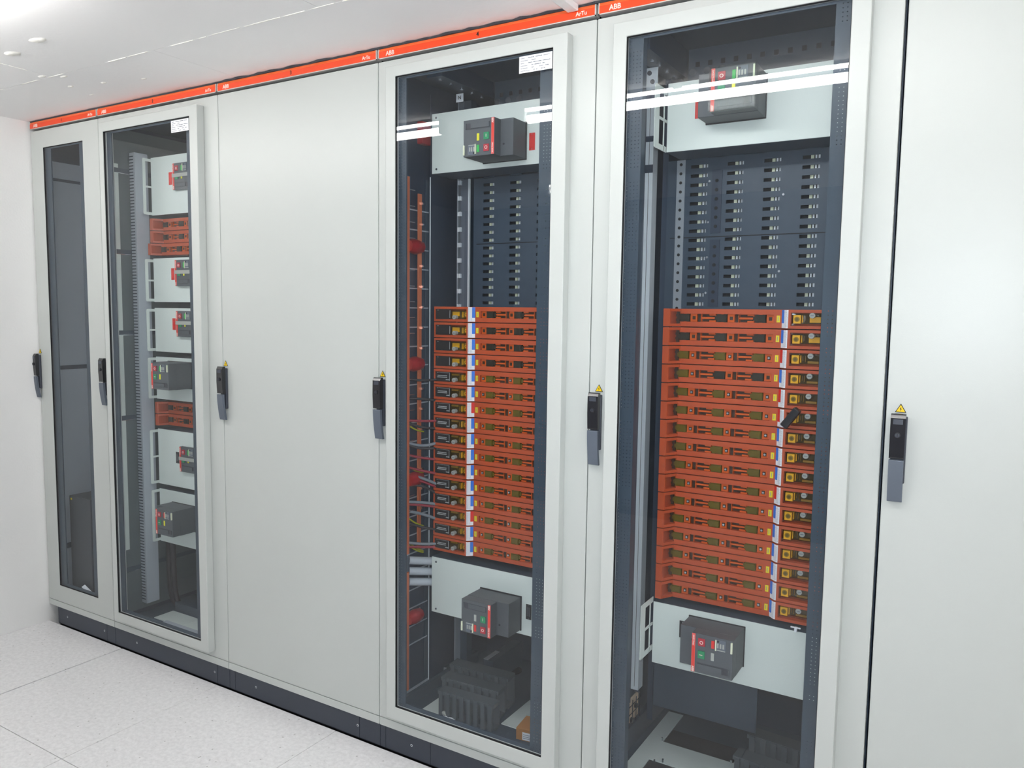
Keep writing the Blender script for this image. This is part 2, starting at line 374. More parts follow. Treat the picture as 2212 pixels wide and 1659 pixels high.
def warning_on(door, sx):
    cx = sx; z0, z1 = 1.2045, 1.2235; mb = MB()
    mb.prism([(cx - 0.011, z0), (cx + 0.011, z0), (cx, z1)], -0.0014, -0.0004, 1, BLACKM)
    k = 0.80; zc = (z0 * 2 + z1) / 3
    mb.prism([(cx - 0.011 * k, zc + (z0 - zc) * k), (cx + 0.011 * k, zc + (z0 - zc) * k), (cx, zc + (z1 - zc) * k)], -0.0018, -0.0008, 1, WARN)
    pl = [(0.0012, 0.0078), (-0.0022, 0.0015), (0.0002, 0.0018), (-0.0012, -0.0035), (0.0022, 0.0028), (0.0, 0.0026)]
    mb.prism([(cx + p[0], zc + p[1] - 0.001) for p in pl], -0.0021, -0.0010, 1, BLACKM)
    link('warning_triangle', mb, door, label='yellow triangle with a black lightning bolt')
def sticker_on(door, x0, x1, z0, z1, y):
    mb = MB(); mb.box(x0, x1, y - 0.0006, y, z0, z1, WHITE); W, H = x1 - x0, z1 - z0
    rows = [[(0.05, 0.17, 0), (0.27, 0.46, 1), (0.50, 0.70, 1), (0.74, 0.92, 0)], [(0.05, 0.26, 0), (0.38, 0.50, 1)], [(0.05, 0.16, 0), (0.28, 0.40, 1), (0.43, 0.54, 1), (0.56, 0.68, 1), (0.72, 0.95, 1)],
            [(0.05, 0.25, 0), (0.38, 0.43, 1), (0.47, 0.66, 1), (0.71, 0.79, 1)], [(0.05, 0.26, 0), (0.38, 0.46, 1), (0.62, 0.74, 0), (0.80, 0.90, 1)], [(0.05, 0.32, 0), (0.44, 0.48, 1), (0.52, 0.56, 1), (0.67, 0.72, 1), (0.75, 0.80, 1)]]
    for i, rw in enumerate(rows):
        z = z1 - H * (0.13 + 0.15 * i)
        for a, b, d in rw:
            q = a
            while q < b - 0.005:
                L = min(random.uniform(0.012, 0.03), b - q); mb.box(x0 + W * q, x0 + W * (q + L), y - 0.0009, y - 0.0005, z - H * 0.022, z + H * 0.022, INK if not d else HGREY); q += L + 0.007
    link('data_sticker', mb, door, label='white data sticker with small print')
def header(cab, i):
    x0, x1 = SEAM[i] + (0.004 if i else 0.006), SEAM[i + 1] - 0.003
    z0, z1 = 2.154, 2.183
    mb = MB(); mb.box(x0, x1, 0.0, 0.02, z0, z1, CAPG); mb.box(x0, x1, -0.004, 0.0, z0, z0 + 0.0025, CAPG)
    mb.box(x0, x0 + 0.003, -0.004, 0.0, z0, z1 - 0.001, CAPG); mb.box(x1 - 0.003, x1, -0.004, 0.0, z0, z1 - 0.001, CAPG)
    mb.box(x0 + 0.003, x1 - 0.003, -0.005, 0.0, z0 + 0.0025, 2.1745, ORANGE); mb.prism([(-0.005, 2.1745), (0.0, 2.1745), (0.0, 2.1825), (-0.002, 2.1825)], x0 + 0.003, x1 - 0.003, 0, ORANGE_L)
    h = link('header_strip', mb, cab, label='orange header strip')
    link('lettering', HDR_A, h, loc=(x0 + 0.046, -0.0053, 2.1655), rot=FR)
    link('lettering', HDR_B, h, loc=(x1 - 0.040, -0.0053, 2.1655), rot=FR)
    link('cabinet_number', text_mesh(str(i + 1), 0.016, INKB, 0.0003), h, loc=((x0 + x1) / 2, -0.0053, 2.1675), rot=FR)
HDR_A = text_mesh('ABB', 0.0175, WPRINT, 0.00045)
HDR_B = text_mesh('ArTu', 0.0145, WPRINT, 0.0003)
def plinth(cab, x0, x1, joints, screws):
    b = [x0] + joints + [x1]
    for a, c in zip(b[:-1], b[1:]):
        p = link('plinth_panel', MB().box(a + 0.0007, c - 0.0007, 0.004, 0.02, 0.004, ZBB, PLINTH), cab, bevel=0.0008)
        for s in screws:
            if a < s < c:
                mb = MB(); mb.cyl((s, 0.046), 0.0042, 0.0018, 0.004, 1, STEEL, 14); mb.cyl((s, 0.046), 0.0020, 0.0014, 0.0019, 1, BLACKM, 8); link('screw', mb, p)
    link('plinth_foot', MB().box(x0 + 0.002, x1 - 0.002, 0.007, 0.02, -0.001, 0.004, BLACKM), cab)
def shell(cab, i, glazed):
    x0, x1 = SEAM[i], SEAM[i + 1]; t = 0.02
    m = DARK
    mb = MB(); mb.box(x0 + 0.001, x0 + t, 0.023, 0.62, ZBB, 2.15, m); link('side_wall', mb, cab)
    mb = MB(); mb.box(x1 - t, x1 - 0.001, 0.023, 0.62, ZBB, 2.15, m); link('side_wall', mb, cab)
    link('back_wall', MB().box(x0 + t, x1 - t, 0.60, 0.62, ZBB, 2.15, m), cab)
    link('roof_plate', MB().box(x0 + t, x1 - t, 0.023, 0.60, 2.135, 2.152, m), cab)
    link('base_plate', MB().box(x0 + t, x1 - t, 0.023, 0.60, ZBB + 0.001, 0.112, DARK2), cab)
    mb = MB(); mb.box(x0 + 0.0012, x1 - 0.0012, 0.0, 0.02, ZBB, ZDB - 0.0022, PAINT); link('bottom_rail', mb, cab, bevel=0.001, label='light grey rail under the door')
    mb = MB(); mb.ring(x0 + 0.001, x1 - 0.001, ZDB - 0.004, ZDT + 0.006, x0 + 0.03, x1 - 0.03, 0.14, 2.11, 0.0205, 0.0228, DARK); link('door_seal_frame', mb, cab)
cabs = []
CABL = ['narrow light grey cabinet with flush smoked window beside the white wall', 'glass-door cabinet second from left with three orange fuse strips up high', 'windowless light grey cabinet with plain door in the row',
        'glass-door cabinet with copper bars and black-labelled orange fuse stack', 'large glass-door cabinet on the right with yellow-windowed orange fuse stack', 'windowless light grey cabinet cut off by the right picture edge']
WIN = {0: (0.0955, 0.3865, 0.180, 2.073), 1: (0.5755, 1.0935, 0.1685, 2.082), 3: (2.0265, 2.548, 0.1735, 2.087), 4: (2.7515, 3.2620, 0.1735, 2.080)}
OUT = {1: (0.548, 1.136, 0.132, 2.118), 3: (1.991, 2.590, 0.132, 2.118), 4: (2.716, 3.301, 0.132, 2.116)}
for i in range(6):
    x0, x1 = SEAM[i], SEAM[i + 1]
    c = thing('switchgear_cabinet', CABL[i], 'cabinet', (0, 0, 0), 'row of switchgear cabinets'); cabs.append(c)
    shell(c, i, i in WIN); header(c, i)
    g = 0.0014 if i < 5 else 0.0035; gr = 0.0014 if i != 4 else 0.0035
    if i in WIN:
        a, b, z0, z1 = WIN[i]
        if i == 0:
            d = ring_obj('door', c, x0 + g, x1 - gr, ZDB, ZDT, a, b, z0, z1, 0.0, 0.02, PAINT); gy = 0.004
        else:
            oa, ob, oz0, oz1 = OUT[i]
            d = ring_obj('door', c, x0 + g, x1 - gr, ZDB, ZDT, a - 0.012, b + 0.012, z0 - 0.012, z1 + 0.012, 0.0, 0.02, PAINT); gy = -0.0255
            ring_obj('window_frame', d, oa, ob, oz0, oz1, a, b, z0, z1, -0.0305, -0.0004, PAINT, 0.002)
        mb = MB(); mb.ring(a, b, z0, z1, a + 0.0012, b - 0.0012, z0 + 0.0012, z1 - 0.0012, gy - 0.0025, gy + 0.006, BLACKM); link('glazing_gasket', mb, d)
        link('glass_pane', MB().box(a + 0.0005, b - 0.0005, gy, gy + 0.004, z0 + 0.0005, z1 - 0.0005, GLASS), d, label='clear glass pane')
    else:
        d = link('door', MB().box(x0 + g, x1 - (0.0014 if i != 5 else 0.002), 0.0, 0.02, ZDB, ZDT, PAINT), c, bevel=0.0015)
    handle_on(d, SEAM[i] + (0.017, 0.019, 0.027, 0.028, 0.039, 0.0465)[i])
    if i != 1: warning_on(d, SEAM[i] + (0.011, 0, 0.0165, 0.0165, 0.0285, 0.0315)[i])
    if i == 1: sticker_on(d, 0.9885, 1.0865, 2.0345, 2.0765, -0.0259)
    if i == 3: sticker_on(d, 2.4455, 2.5445, 2.0355, 2.0785, -0.0259)
    if i in WIN:
        # perforated stiffening rails behind the glass
        ra, rb = {0: (0.138, 0.346), 1: (0.604, 1.056), 3: (2.056, 2.503), 4: (2.790, 3.228)}[i]
        y = 0.010 if i == 0 else -0.014
        fd = 0.024 if i == 4 else 0.005
        link('perforated_rail', MB().box(0, ra - (a - 0.010), 0, 0.0012, 0, z1 - z0 + 0.02, PERF).box(ra - (a - 0.010) - 0.0012, ra - (a - 0.010), 0.0012, fd, 0, z1 - z0 + 0.02, DARK2), d, loc=(a - 0.010, y, z0 - 0.01))
        link('perforated_rail', MB().box(0, (b + 0.010) - rb, 0, 0.0012, 0, z1 - z0 + 0.02, PERF).box(0, 0.0012, 0.0012, fd, 0, z1 - z0 + 0.02, DARK2), d, loc=(rb, y, z0 - 0.01))
        link('cross_rail', MB().box(ra, rb, y, y + 0.004, z0 - 0.01, z0 + 0.012, DARK2), d); link('cross_rail', MB().box(ra, rb, y, y + 0.004, z1 - 0.006, z1 + 0.01, DARK2), d)
pj = {0: [0.437], 1: [1.140], 2: [1.240, 1.848], 3: [1.960, 2.14], 4: [], 5: []}
ps = {0: [0.144, 0.422], 1: [0.647, 1.128], 2: [1.354, 1.842], 3: [2.067, 2.56], 4: [2.79, 3.27], 5: [3.5, 3.99]}
for i in range(6):
    plinth(cabs[i], SEAM[i] + (0.062 if i == 0 else 0), SEAM[i + 1], pj[i], ps[i])

# ---------------------------------------------------------------- mounting panels
YP = 0.16
def panel(cab, x0, x1, z0, z1, bracket=None, screws=(), dz=(0.002, -0.004)):
    p = link('mounting_panel', MB().box(x0, x1, YP, YP + 0.002, z0, z1, PANELP), cab, bevel=0.0006, label='light grey mounting panel')
    mb = MB(); mb.box(x0, x1, YP + 0.002, 0.272, z0 - 0.0005, z0 + 0.0015, DARK2); mb.box(x0, x1, YP + 0.002, 0.272, z1 - 0.0015, z1 + 0.0005, DARK2)
    link('panel_flange', mb, p)
    if bracket:
        yb = bracket; xb = x0 - 0.002; za, zb = z0 + dz[0], z1 + dz[1]; zm = (za + zb) / 2; w = 0.013 if yb > 0.1 else 0.031; hm = 0.0035
        ye = YP + 0.004
        m = MB(); t = 0.0022; q = 0.006; e = 0.020 if yb > 0.1 else 0.026
        # two-window side plate (front bar with rounded corners, top, middle and bottom bars)
        m.prism([(yb + q, za), (yb + w, za), (yb + w, zb), (yb + q, zb), (yb + 0.0015, zb - 0.0015), (yb, zb - q), (yb, za + q), (yb + 0.0015, za + 0.0015)], xb - t, xb, 0, PANELP)
        m.box(xb - t, xb, yb + w, ye, za, za + e * .55, PANELP); m.box(xb - t, xb, yb + w, ye, zb - e * .55, zb, PANELP); m.box(xb - t, xb, yb + w, ye, zm - hm, zm + hm, PANELP)
        if yb < 0.1: m.box(xb - t, xb, ye - 0.022, ye - 0.018, za, zb, PANELP)
        link('side_bracket', m, p)
    if screws:
        for sx, sz in screws:
            link('screw', MB().cyl((sx, sz), 0.0035, YP - 0.0025, YP, 1, STEEL, 10), p)
    return p

# fuse switch prototype -------------------------------------------------------
def fuse_parts(rev, red, dark):
    """returns list of (name, MB, label). local: u from grip end, y 0 = front-most plane, z centred"""
    out = []
    H = 0.0236; path = [(0, 0.0), (0.017, 0.0), (0.037, 0.036), (0.300, 0.036), (0.314, 0.022), (0.45, 0.022), (0.45, 0.10), (0, 0.10)]
    m = MB()
    for sg in (-1, 1):
        m.prism(path, sg * 0.0163, sg * H, 2, FUSEO)
        m.prism([(0.037, 0.036), (0.2805, 0.036), (0.2805, 0.10), (0.037, 0.10)], sg * 0.0106, sg * 0.0163, 2, FUSEO)
    m.prism([(0, 0.0), (0.017, 0.0), (0.0185, 0.003), (0.0185, 0.1), (0, 0.1)], -0.0163, 0.0163, 2, FUSEO)
    m.prism([(0.2805, 0.036), (0.300, 0.036), (0.314, 0.022), (0.3245, 0.022), (0.3245, 0.10), (0.2805, 0.10)], -0.0163, 0.0163, 2, FUSEO)
    m.box(0.4455, 0.45, 0.022, 0.10, -0.0163, 0.0163, FUSEO)
    m.box(0.0185, 0.0205, 0.05, 0.10, -0.0163, 0.0163, FUSEO)
    out.append(('fuse_housing', m, None))
    m = MB(); m.box(0.0186, 0.2805, 0.050, 0.056, -0.0163, 0.0163, FUSED)
    for k in range(3):
        b = 0.033 + 0.1 * k
        # stepped shutters left of the opening edge
        m.box(b + 0.028, b + 0.046, 0.042, 0.052, -0.0100, 0.0100, SHUT)
        m.box(b + 0.057, b + 0.0585, 0.040, 0.052, -0.0105, 0.0105, SHUT)
        m.box(b + 0.058, b + 0.098 if k < 2 else b + 0.046, 0.043, 0.051, -0.0022, 0.0022, SHUT)
        if k < 2:
            m.box(b + 0.0790, b + 0.096, 0.043, 0.051, 0.0062, 0.0105, SHUT); m.box(b + 0.0790, b + 0.096, 0.043, 0.051, -0.0105, -0.0062, SHUT)
    out.append(('fuse_carrier', m, None))
    m = MB()
    for k in range(3):
        b = 0.033 + 0.1 * k
        m.box(b - 0.027 if k == 0 else b - 0.040, b - 0.008, 0.047, 0.0505, 0.003, 0.0095, FHOLE); m.box(b - 0.027 if k == 0 else b - 0.040, b - 0.008, 0.047, 0.0505, -0.0095, -0.003, FHOLE)
        m.box(b + 0.034, b + 0.042, 0.0405, 0.0425, -0.0045, 0.0045, FHOLE)
        if k < 2: m.box(b + 0.048, b + 0.0565, 0.044, 0.0505, -0.0106, 0.0106, FHOLE)
        if not dark[k]: m.cyl((b + 0.038, 0.0), 0.0028, 0.0385, 0.0405, 1, STEEL, 10)
    m.box(0.0206, 0.029, 0.046, 0.0498, -0.0160, 0.0160, FHOLE)
    out.append(('contact_clips', m, None))
    for k in range(3):
        b = 0.033 + 0.1 * k; mm = OLIVED if dark[k] else OLIVE; q = MB()
        q.prism([(b, -0.010), (b + 0.006, -0.0112), (b + 0.008, -0.0098), (b + 0.018, -0.0098), (b + 0.020, -0.0112), (b + 0.0265, -0.0105), (b + 0.0265, 0.0105), (b + 0.020, 0.0112), (b + 0.018, 0.0098), (b + 0.008, 0.0098), (b + 0.006, 0.0112), (b, 0.010)], 0.038, 0.051, 1, mm)
        q.box(b + 0.002, b + 0.025, 0.0365, 0.0385, -0.007, 0.007, mm)
        q.prism([(b - 0.006, -0.004), (b, -0.007), (b, 0.007), (b - 0.006, 0.004)], 0.041, 0.049, 1, mm)
        out.append(('fuse_link', q, None))
    # front label on the step
    edge = REDL if red else BLUE; m = MB()
    m.prism([(0.3005, 0.0353), (0.3145, 0.0213), (0.3185, 0.0213), (0.3185, 0.0216), (0.3145, 0.0218), (0.3008, 0.0356)], -0.0225, 0.0225, 2, WHITE)
    m.prism([(0.3000, 0.0352), (0.3070, 0.0282), (0.3074, 0.0288), (0.3005, 0.0358)], -0.0105 if not rev else -0.0225, 0.0225 if not rev else 0.0105, 2, edge)
    random.seed(5)
    for row in range(5):
        u = 0.3075 + row * 0.0022; z = -0.019
        while z < 0.019:
            L = random.uniform(0.001, 0.004)
            yy = 0.0353 - (u - 0.3005) if u < 0.3145 else 0.0213
            m.box(u, u + 0.0006, yy - 0.0004, yy + 0.0002, z, z + L, INK); z += L + 0.0012
    out.append(('rating_label', m, 'white rating label with a red edge' if red else 'white rating label with a blue edge'))
    m = MB(); m.box(0.2875, 0.296, 0.0348, 0.036, -0.0085, 0.0085, YELT); m.box(0.2905, 0.292, 0.0344, 0.0348, -0.005, 0.005, INK)
    out.append(('yellow_tag', m, None))
    # amber window with its contents
    m = MB(); m.box(0.3245, 0.4455, 0.046, 0.05, -0.0163, 0.0163, AMBERD); m.box(0.3245, 0.4455, 0.040, 0.046, -0.0163, -0.0115, AMBERO)
    m.box(0.3245, 0.3268, 0.026, 0.046, -0.0163, 0.0163, AMBERO); m.box(0.3245, 0.4455, 0.034, 0.046, 0.0140, 0.0163, AMBERO)
    m.box(0.349, 0.3510, 0.036, 0.046, -0.008, 0.010, YEL); m.box(0.354, 0.3552, 0.042, 0.046, -0.004, 0.0085, YELD)
    if dark[0]: m.box(0.366, 0.392, 0.042, 0.046, -0.008, 0.006, YEL)
    else: m.box(0.366, 0.392, 0.040, 0.046, -0.0095, -0.004, YELD); m.box(0.360, 0.3612, 0.040, 0.046, -0.006, 0.009, YELD)
    out.append(('indicator_window', m, 'dark amber see-through window'))
    m = MB(); m.box(0.329, 0.347, 0.030, 0.046, -0.0105, 0.0105, YEL); m.cyl((0.338, 0.0), 0.0065, 0.029, 0.030, 1, YELD, 16); m.cyl((0.338, 0.0), 0.0040, 0.0283, 0.029, 1, OLIVE, 12)
    if not rev: out.append(('yellow_marker', m, 'yellow block behind the amber window'))
    else:
        m = MB(); m.box(0.329, 0.340, 0.036, 0.046, -0.009, 0.009, YELD); m.cyl((0.3345, 0.001), 0.005, 0.035, 0.036, 1, YEL, 16); m.cyl((0.3345, 0.001), 0.003, 0.0345, 0.035, 1, YELD, 12)
        out.append(('yellow_marker', m, 'yellow block behind the amber window'))
    m = MB(); m.cyl((0.375, 0.0095), 0.0068, 0.026 if rev else 0.023, 0.040, 1, TAPE, 18); m.box(0.371, 0.379, 0.0255 if rev else 0.0225, 0.0261 if rev else 0.0231, 0.0088, 0.0102, HGREY)
    out.append(('cover_screw', m, None))
    return out
fuse_cache = {}
def fuse_switch(x, y, z, rev, red, dark, label, group, textrow=None):
    key = (rev, red, dark)
    if key not in fuse_cache:
        fuse_cache[key] = [(n, mb.mesh(n), lb) for n, mb, lb in fuse_parts(rev, red, dark)]
    t = thing('fuse_switch', label, 'fuse switch', (x, y, z), group, (0, PI, 0) if rev else (0, 0, 0))
    for n, me, lb in fuse_cache[key]:
        q = link(n, me, t, label=lb)
        if n in ('contact_clips', 'indicator_window'): q['kind'] = 'stuff'
    if rev:
        # black name plate over the end of the window (local frame is turned by half a circle)
        m = MB(); a, b = 0.388, 0.4454; yy = 0.0245
        m.box(a, b, yy, yy + 0.004, -0.0158, 0.0158, BLACKM)
        m.box(a + 0.001, a + 0.0022, yy - 0.0004, yy, -0.012, 0.012, WPRINT2)
        m.box(b - 0.012, b - 0.006, yy - 0.0004, yy, -0.0128, -0.0118, WPRINT2)
        if textrow:
            random.seed(textrow)
            m.box(a + 0.001, b - 0.014, yy - 0.0004, yy, -0.0132, -0.0126, WPRINT2)
            for zz, (u0, u1) in ((-0.003, (a + 0.012, b - 0.012)), (0.002, (a + 0.014 - random.uniform(0, .004), b - 0.010)), (0.0095, (a + 0.003, a + 0.013))):
                q = u0
                while q < u1:
                    L = random.uniform(0.0015, 0.004); m.box(q, q + L, yy - 0.0005, yy, zz - 0.0013, zz + 0.0013, WPRINT2); q += L + 0.0009
        link('name_plate', m, t, label='small black name plate')
    return t
Z0 = 1.3995
for k in range(16):   # right-hand big cabinet
    red = k in (2, 4, 5, 9)
    dark = (True,) * 3 if k < 2 else ((False, True, True) if k == 3 else (False,) * 3)
    fuse_switch(2.798, 0.155, Z0 - 0.05 * k, False, red, dark, 'orange fuse strip with %s-edged label, %s in the right cabinet\'s stack' % ('red' if red else 'blue', ordinal(k)), 'fuse switches in the right glass-door cabinet')
for k in range(16):   # cabinet with the copper bars
    red = k in (6, 13)
    fuse_switch(2.469, 0.152, Z0 - 0.05 * k, True, red, (k < 4,) * 3, 'orange fuse strip with %s-edged label and black plate, %s in the middle stack' % ('red' if red else 'blue', ordinal(k)), 'fuse switches in the middle glass-door cabinet', textrow=(k + 1) if k > 3 else None)
W3 = ['top', 'middle', 'bottom']
for k in range(3):
    fuse_switch(0.583 - (0.004 if k == 2 else 0), 0.155 - (0.008 if k == 2 else 0), 1.747 - 0.0505 * k, False, False, (True,) * 3, 'small orange fuse strip, %s of three between upper left panels' % W3[k], 'three fuse switches high in the left glass-door cabinet')
for k in range(2):
    fuse_switch(0.585, 0.155, 0.993 - 0.0505 * k, False, False, (True,) * 3, 'small orange fuse strip, %s of the pair low in left cabinet' % ('upper' if k == 0 else 'lower'), 'two fuse switches low in the left glass-door cabinet')

# circuit breakers ------------------------------------------------------------
def breaker_parts(protr=True, red_flag=False, yellow=True):
    """local: x right, z up, face centre at 0, y 0 = face, stripe on the right (as in the copper-bar cabinet)"""
    out = []; m = MB(); w, h = 0.053, 0.0515
    if protr:
        m.box(-w, w, 0.0, 0.034, -h, h, BREAK); m.box(-w, w + 0.042, 0.034, 0.104, -h, h + 0.001, BREAK)
        m.box(-w - 0.002, w + 0.0445, 0.104, 0.108, -h - 0.002, h + 0.004, BLACK)
    else: m.box(-w, w, 0.0, 0.0148, -h, h, BREAK)
    out.append(('breaker_body', m, None, 0.0012))
    m = MB(); m.box(w - 0.0095, w - 0.0005, -0.0012, 0, -h + 0.001, h - 0.001, PINKS); m.box(w - 0.0085, w - 0.0015, -0.0016, -0.0010, -h + 0.034, h - 0.016, REDS)
    out.append(('red_stripe', m, 'red stripe with white lettering', 0))
    m = MB(); m.box(-w + 0.010, w - 0.016, -0.0004, 0.0005, h - 0.026, h - 0.010, BREAKD); m.box(-w + 0.026, w - 0.017, -0.0022, 0, h - 0.0245, h - 0.0105, BREAK)
    m.box(-w + 0.007, -w + 0.010, -0.0025, 0, h - 0.026, h - 0.010, BREAK); m.box(-w + 0.012, w - 0.012, -0.0003, 0.0001, h - 0.0275, h - 0.0265, BREAKD)
    out.append(('charging_lever', m, None, 0.0004))
    m = MB(); m.box(0.018, 0.036, -0.003, 0, -0.008, 0.012, GREENB); out.append(('close_button', m, 'green push button', 0.0008))
    m = MB(); m.box(0.018, 0.036, -0.003, 0, -0.041, -0.021, REDB); out.append(('open_button', m, 'red push button', 0.0008))
    m = MB(); m.box(-0.006, 0.002, -0.0012, 0, -0.009, 0.011, YFLAG if yellow else TAPE); out.append(('spring_flag', m, None, 0))
    m = MB(); m.box(-0.006, 0.002, -0.0012, 0, -0.041, -0.021, REDL if red_flag else GREENL); out.append(('position_flag', m, None, 0))
    m = MB(); m.box(-0.035, -0.009, -0.0018, 0, -0.0475, -0.018, TAPE if False else HGREY); m.box(-0.0115, -0.0085, -0.0035, 0, -0.046, -0.018, CREAM)
    for q in range(3): m.box(-0.031 + 0.007 * q, -0.027 + 0.007 * q, -0.0026, -0.0016, -0.038, -0.026, TAPE)
    m.box(-0.034, -0.013, -0.0028, -0.0018, -0.0215, -0.0195, TAPE); m.cyl((-0.0155, -0.043), 0.0026, -0.0030, -0.0015, 1, BLACKM, 10)
    out.append(('latch_window', m, None, 0))
    m = MB(); m.box(-w + 0.001, -w + 0.0055, -0.004, 0, -0.047, -0.019, CREAM); out.append(('cream_tab', m, 'cream plastic tab', 0))
    m = MB(); m.cyl((w + 0.010, -0.018), 0.003, 0.0332, 0.0345, 1, BLACKM, 10)
    if protr: out.append(('side_screw', m, None, 0))
    return out
T_O = text_mesh('O', 0.012, WPRINT, 0.0002); T_I = text_mesh('I', 0.012, WPRINT, 0.0002); T_A = text_mesh('ABB', 0.0075, WPRINT, 0.0002); T_S = text_mesh('SACE Tmax', 0.0055, WPRINT, 0.0001)
bcache = {}
def breaker(cx, cz, flip, protr, label, group, red_flag=False, yellow=True, y=0.052, tape=False):
    key = (protr, red_flag, yellow)
    if key not in bcache: bcache[key] = [(n, mb.mesh(n), lb, bv) for n, mb, lb, bv in breaker_parts(*key)]
    t = thing('circuit_breaker', label, 'circuit breaker', (cx, y, cz), group, (0, PI, 0) if flip else (0, 0, 0))
    for n, me, lb, bv in bcache[key]:
        o = link(n, me, t, label=lb, bevel=bv)
        if n == 'close_button': link('button_mark', T_I, o, loc=(0.027, -0.0034, 0.002), rot=(PI / 2, 0, 0) if not flip else (PI / 2, PI / 2, 0))
        if n == 'open_button': link('button_mark', T_O, o, loc=(0.027, -0.0034, -0.031), rot=FR)
        if n == 'red_stripe':
            link('lettering', T_A, o, loc=(0.048, -0.0018, 0.0425), rot=(PI / 2, -PI / 2, 0)); link('lettering', T_S, o, loc=(0.048, -0.0018, -0.033), rot=(PI / 2, -PI / 2, 0))
    if tape: link('tape_band', MB().box(-0.053, 0.053, -0.0045, -0.0032, -0.0105, 0.0035, TAPE), t, label='strip of translucent grey tape across the face')
    return t
G4 = 'circuit breakers behind glass'
breaker(2.2665, 1.905, False, True, 'dark grey breaker with yellow flag on the middle cabinet\'s top panel', G4)
breaker(2.2720, 0.4865, False, True, 'dark grey breaker on middle cabinet\'s lower panel above grey combs', G4, red_flag=True, yellow=False)
b5 = breaker(2.9920, 1.947, True, True, 'dark grey breaker with clear cover on right cabinet\'s top panel', G4)
breaker(2.9925, 0.5440, True, True, 'dark grey breaker low in right cabinet beneath the fuse stack', G4, red_flag=True, yellow=False)
breaker(0.7710, 1.139, True, True, 'protruding dark breaker halfway up the left glass-door cabinet', G4)
breaker(0.7740, 0.553, True, True, 'protruding dark breaker at the bottom of left glass-door cabinet', G4, red_flag=True)
for z, lab in ((1.924, 'flush taped breaker on top panel of the left glass-door cabinet'), (1.547, 'flush taped breaker just below the three small orange fuse strips'), (1.345, 'flush taped breaker right above the upper protruding breaker'), (0.795, 'flush taped breaker beside black tag below the orange fuse pair')):
    breaker(0.8050, z, True, False, lab, G4, y=0.145, tape=True)
# clear cover over the top right breaker
CLR = bpy.data.materials.new('clear_plastic'); CLR.use_nodes = True
_nt = CLR.node_tree; [_nt.nodes.remove(n) for n in list(_nt.nodes)]
_o = _nt.nodes.new('ShaderNodeOutputMaterial'); _t = _nt.nodes.new('ShaderNodeBsdfTransparent'); _t.inputs[0].default_value = (0.95, 0.97, 0.96, 1); _g = _nt.nodes.new('ShaderNodeBsdfGlossy'); _g.inputs['Roughness'].default_value = 0.05
_lw = _nt.nodes.new('ShaderNodeLayerWeight'); _lw.inputs[0].default_value = 0.04; _x = _nt.nodes.new('ShaderNodeMixShader')
_nt.links.new(_lw.outputs['Facing'], _x.inputs[0]); _nt.links.new(_t.outputs[0], _x.inputs[1]); _nt.links.new(_g.outputs[0], _x.inputs[2]); _nt.links.new(_x.outputs[0], _o.inputs[0])
m = MB(); m.box(-0.055, 0.055, -0.011, -0.0095, -0.053, 0.053, CLR)
for a, b, c, d in ((-0.055, -0.0535, -0.053, 0.053), (0.0535, 0.055, -0.053, 0.053)): m.box(a, b, -0.0095, 0.0, c, d, CLR)
m.box(-0.0535, 0.0535, -0.0095, 0, 0.0515, 0.053, CLR); m.box(-0.0535, 0.0535, -0.0095, 0, -0.053, -0.0515, CLR)
link('clear_cover', m, b5, label='clear plastic cover')

# small tags beside the breakers
def red_tag(cx, cz, m, h, label, name='warning_tag', y=YP):
    t = MB(); t.box(cx - 0.0095, cx + 0.0095, y - 0.0015, y, cz - h, cz + h, m)
    for q in range(3): t.box(cx - 0.005 + 0.004 * q, cx - 0.0043 + 0.004 * q, y - 0.0018, y - 0.0014, cz - h * .6, cz + h * .6, PINKS if m is REDL else INK)
    t.cyl((cx, cz + h * .85), 0.0015, y - 0.0022, y - 0.0014, 1, STEEL, 8); t.cyl((cx, cz - h * .85), 0.0015, y - 0.0022, y - 0.0014, 1, STEEL, 8)
    tag(link(name, t, bevel=0), label, 'tag', 'rating tags next to the breakers')
red_tag(2.381, 1.902, REDL, 0.0245, 'red tag right of the breaker on middle cabinet\'s top panel')
red_tag(2.394, 0.4975, BLACK, 0.0235, 'black tag right of the low breaker in the middle cabinet')
red_tag(2.875, 1.935, REDL, 0.0235, 'red tag half hidden left of the right cabinet\'s top breaker')
red_tag(2.879, 0.552, BLACK, 0.0235, 'black tag left of the low breaker in the right cabinet')
red_tag(0.7175, 1.922, REDL, 0.0245, 'red tag on the top panel of the left glass-door cabinet')
red_tag(0.7180, 1.544, REDL, 0.0235, 'red tag on the panel below the three small orange strips')
red_tag(0.7180, 1.343, REDL, 0.0235, 'red tag on the panel above the upper protruding breaker')
red_tag(0.7190, 0.795, BLACK, 0.0235, 'black tag on the panel below the orange fuse pair')

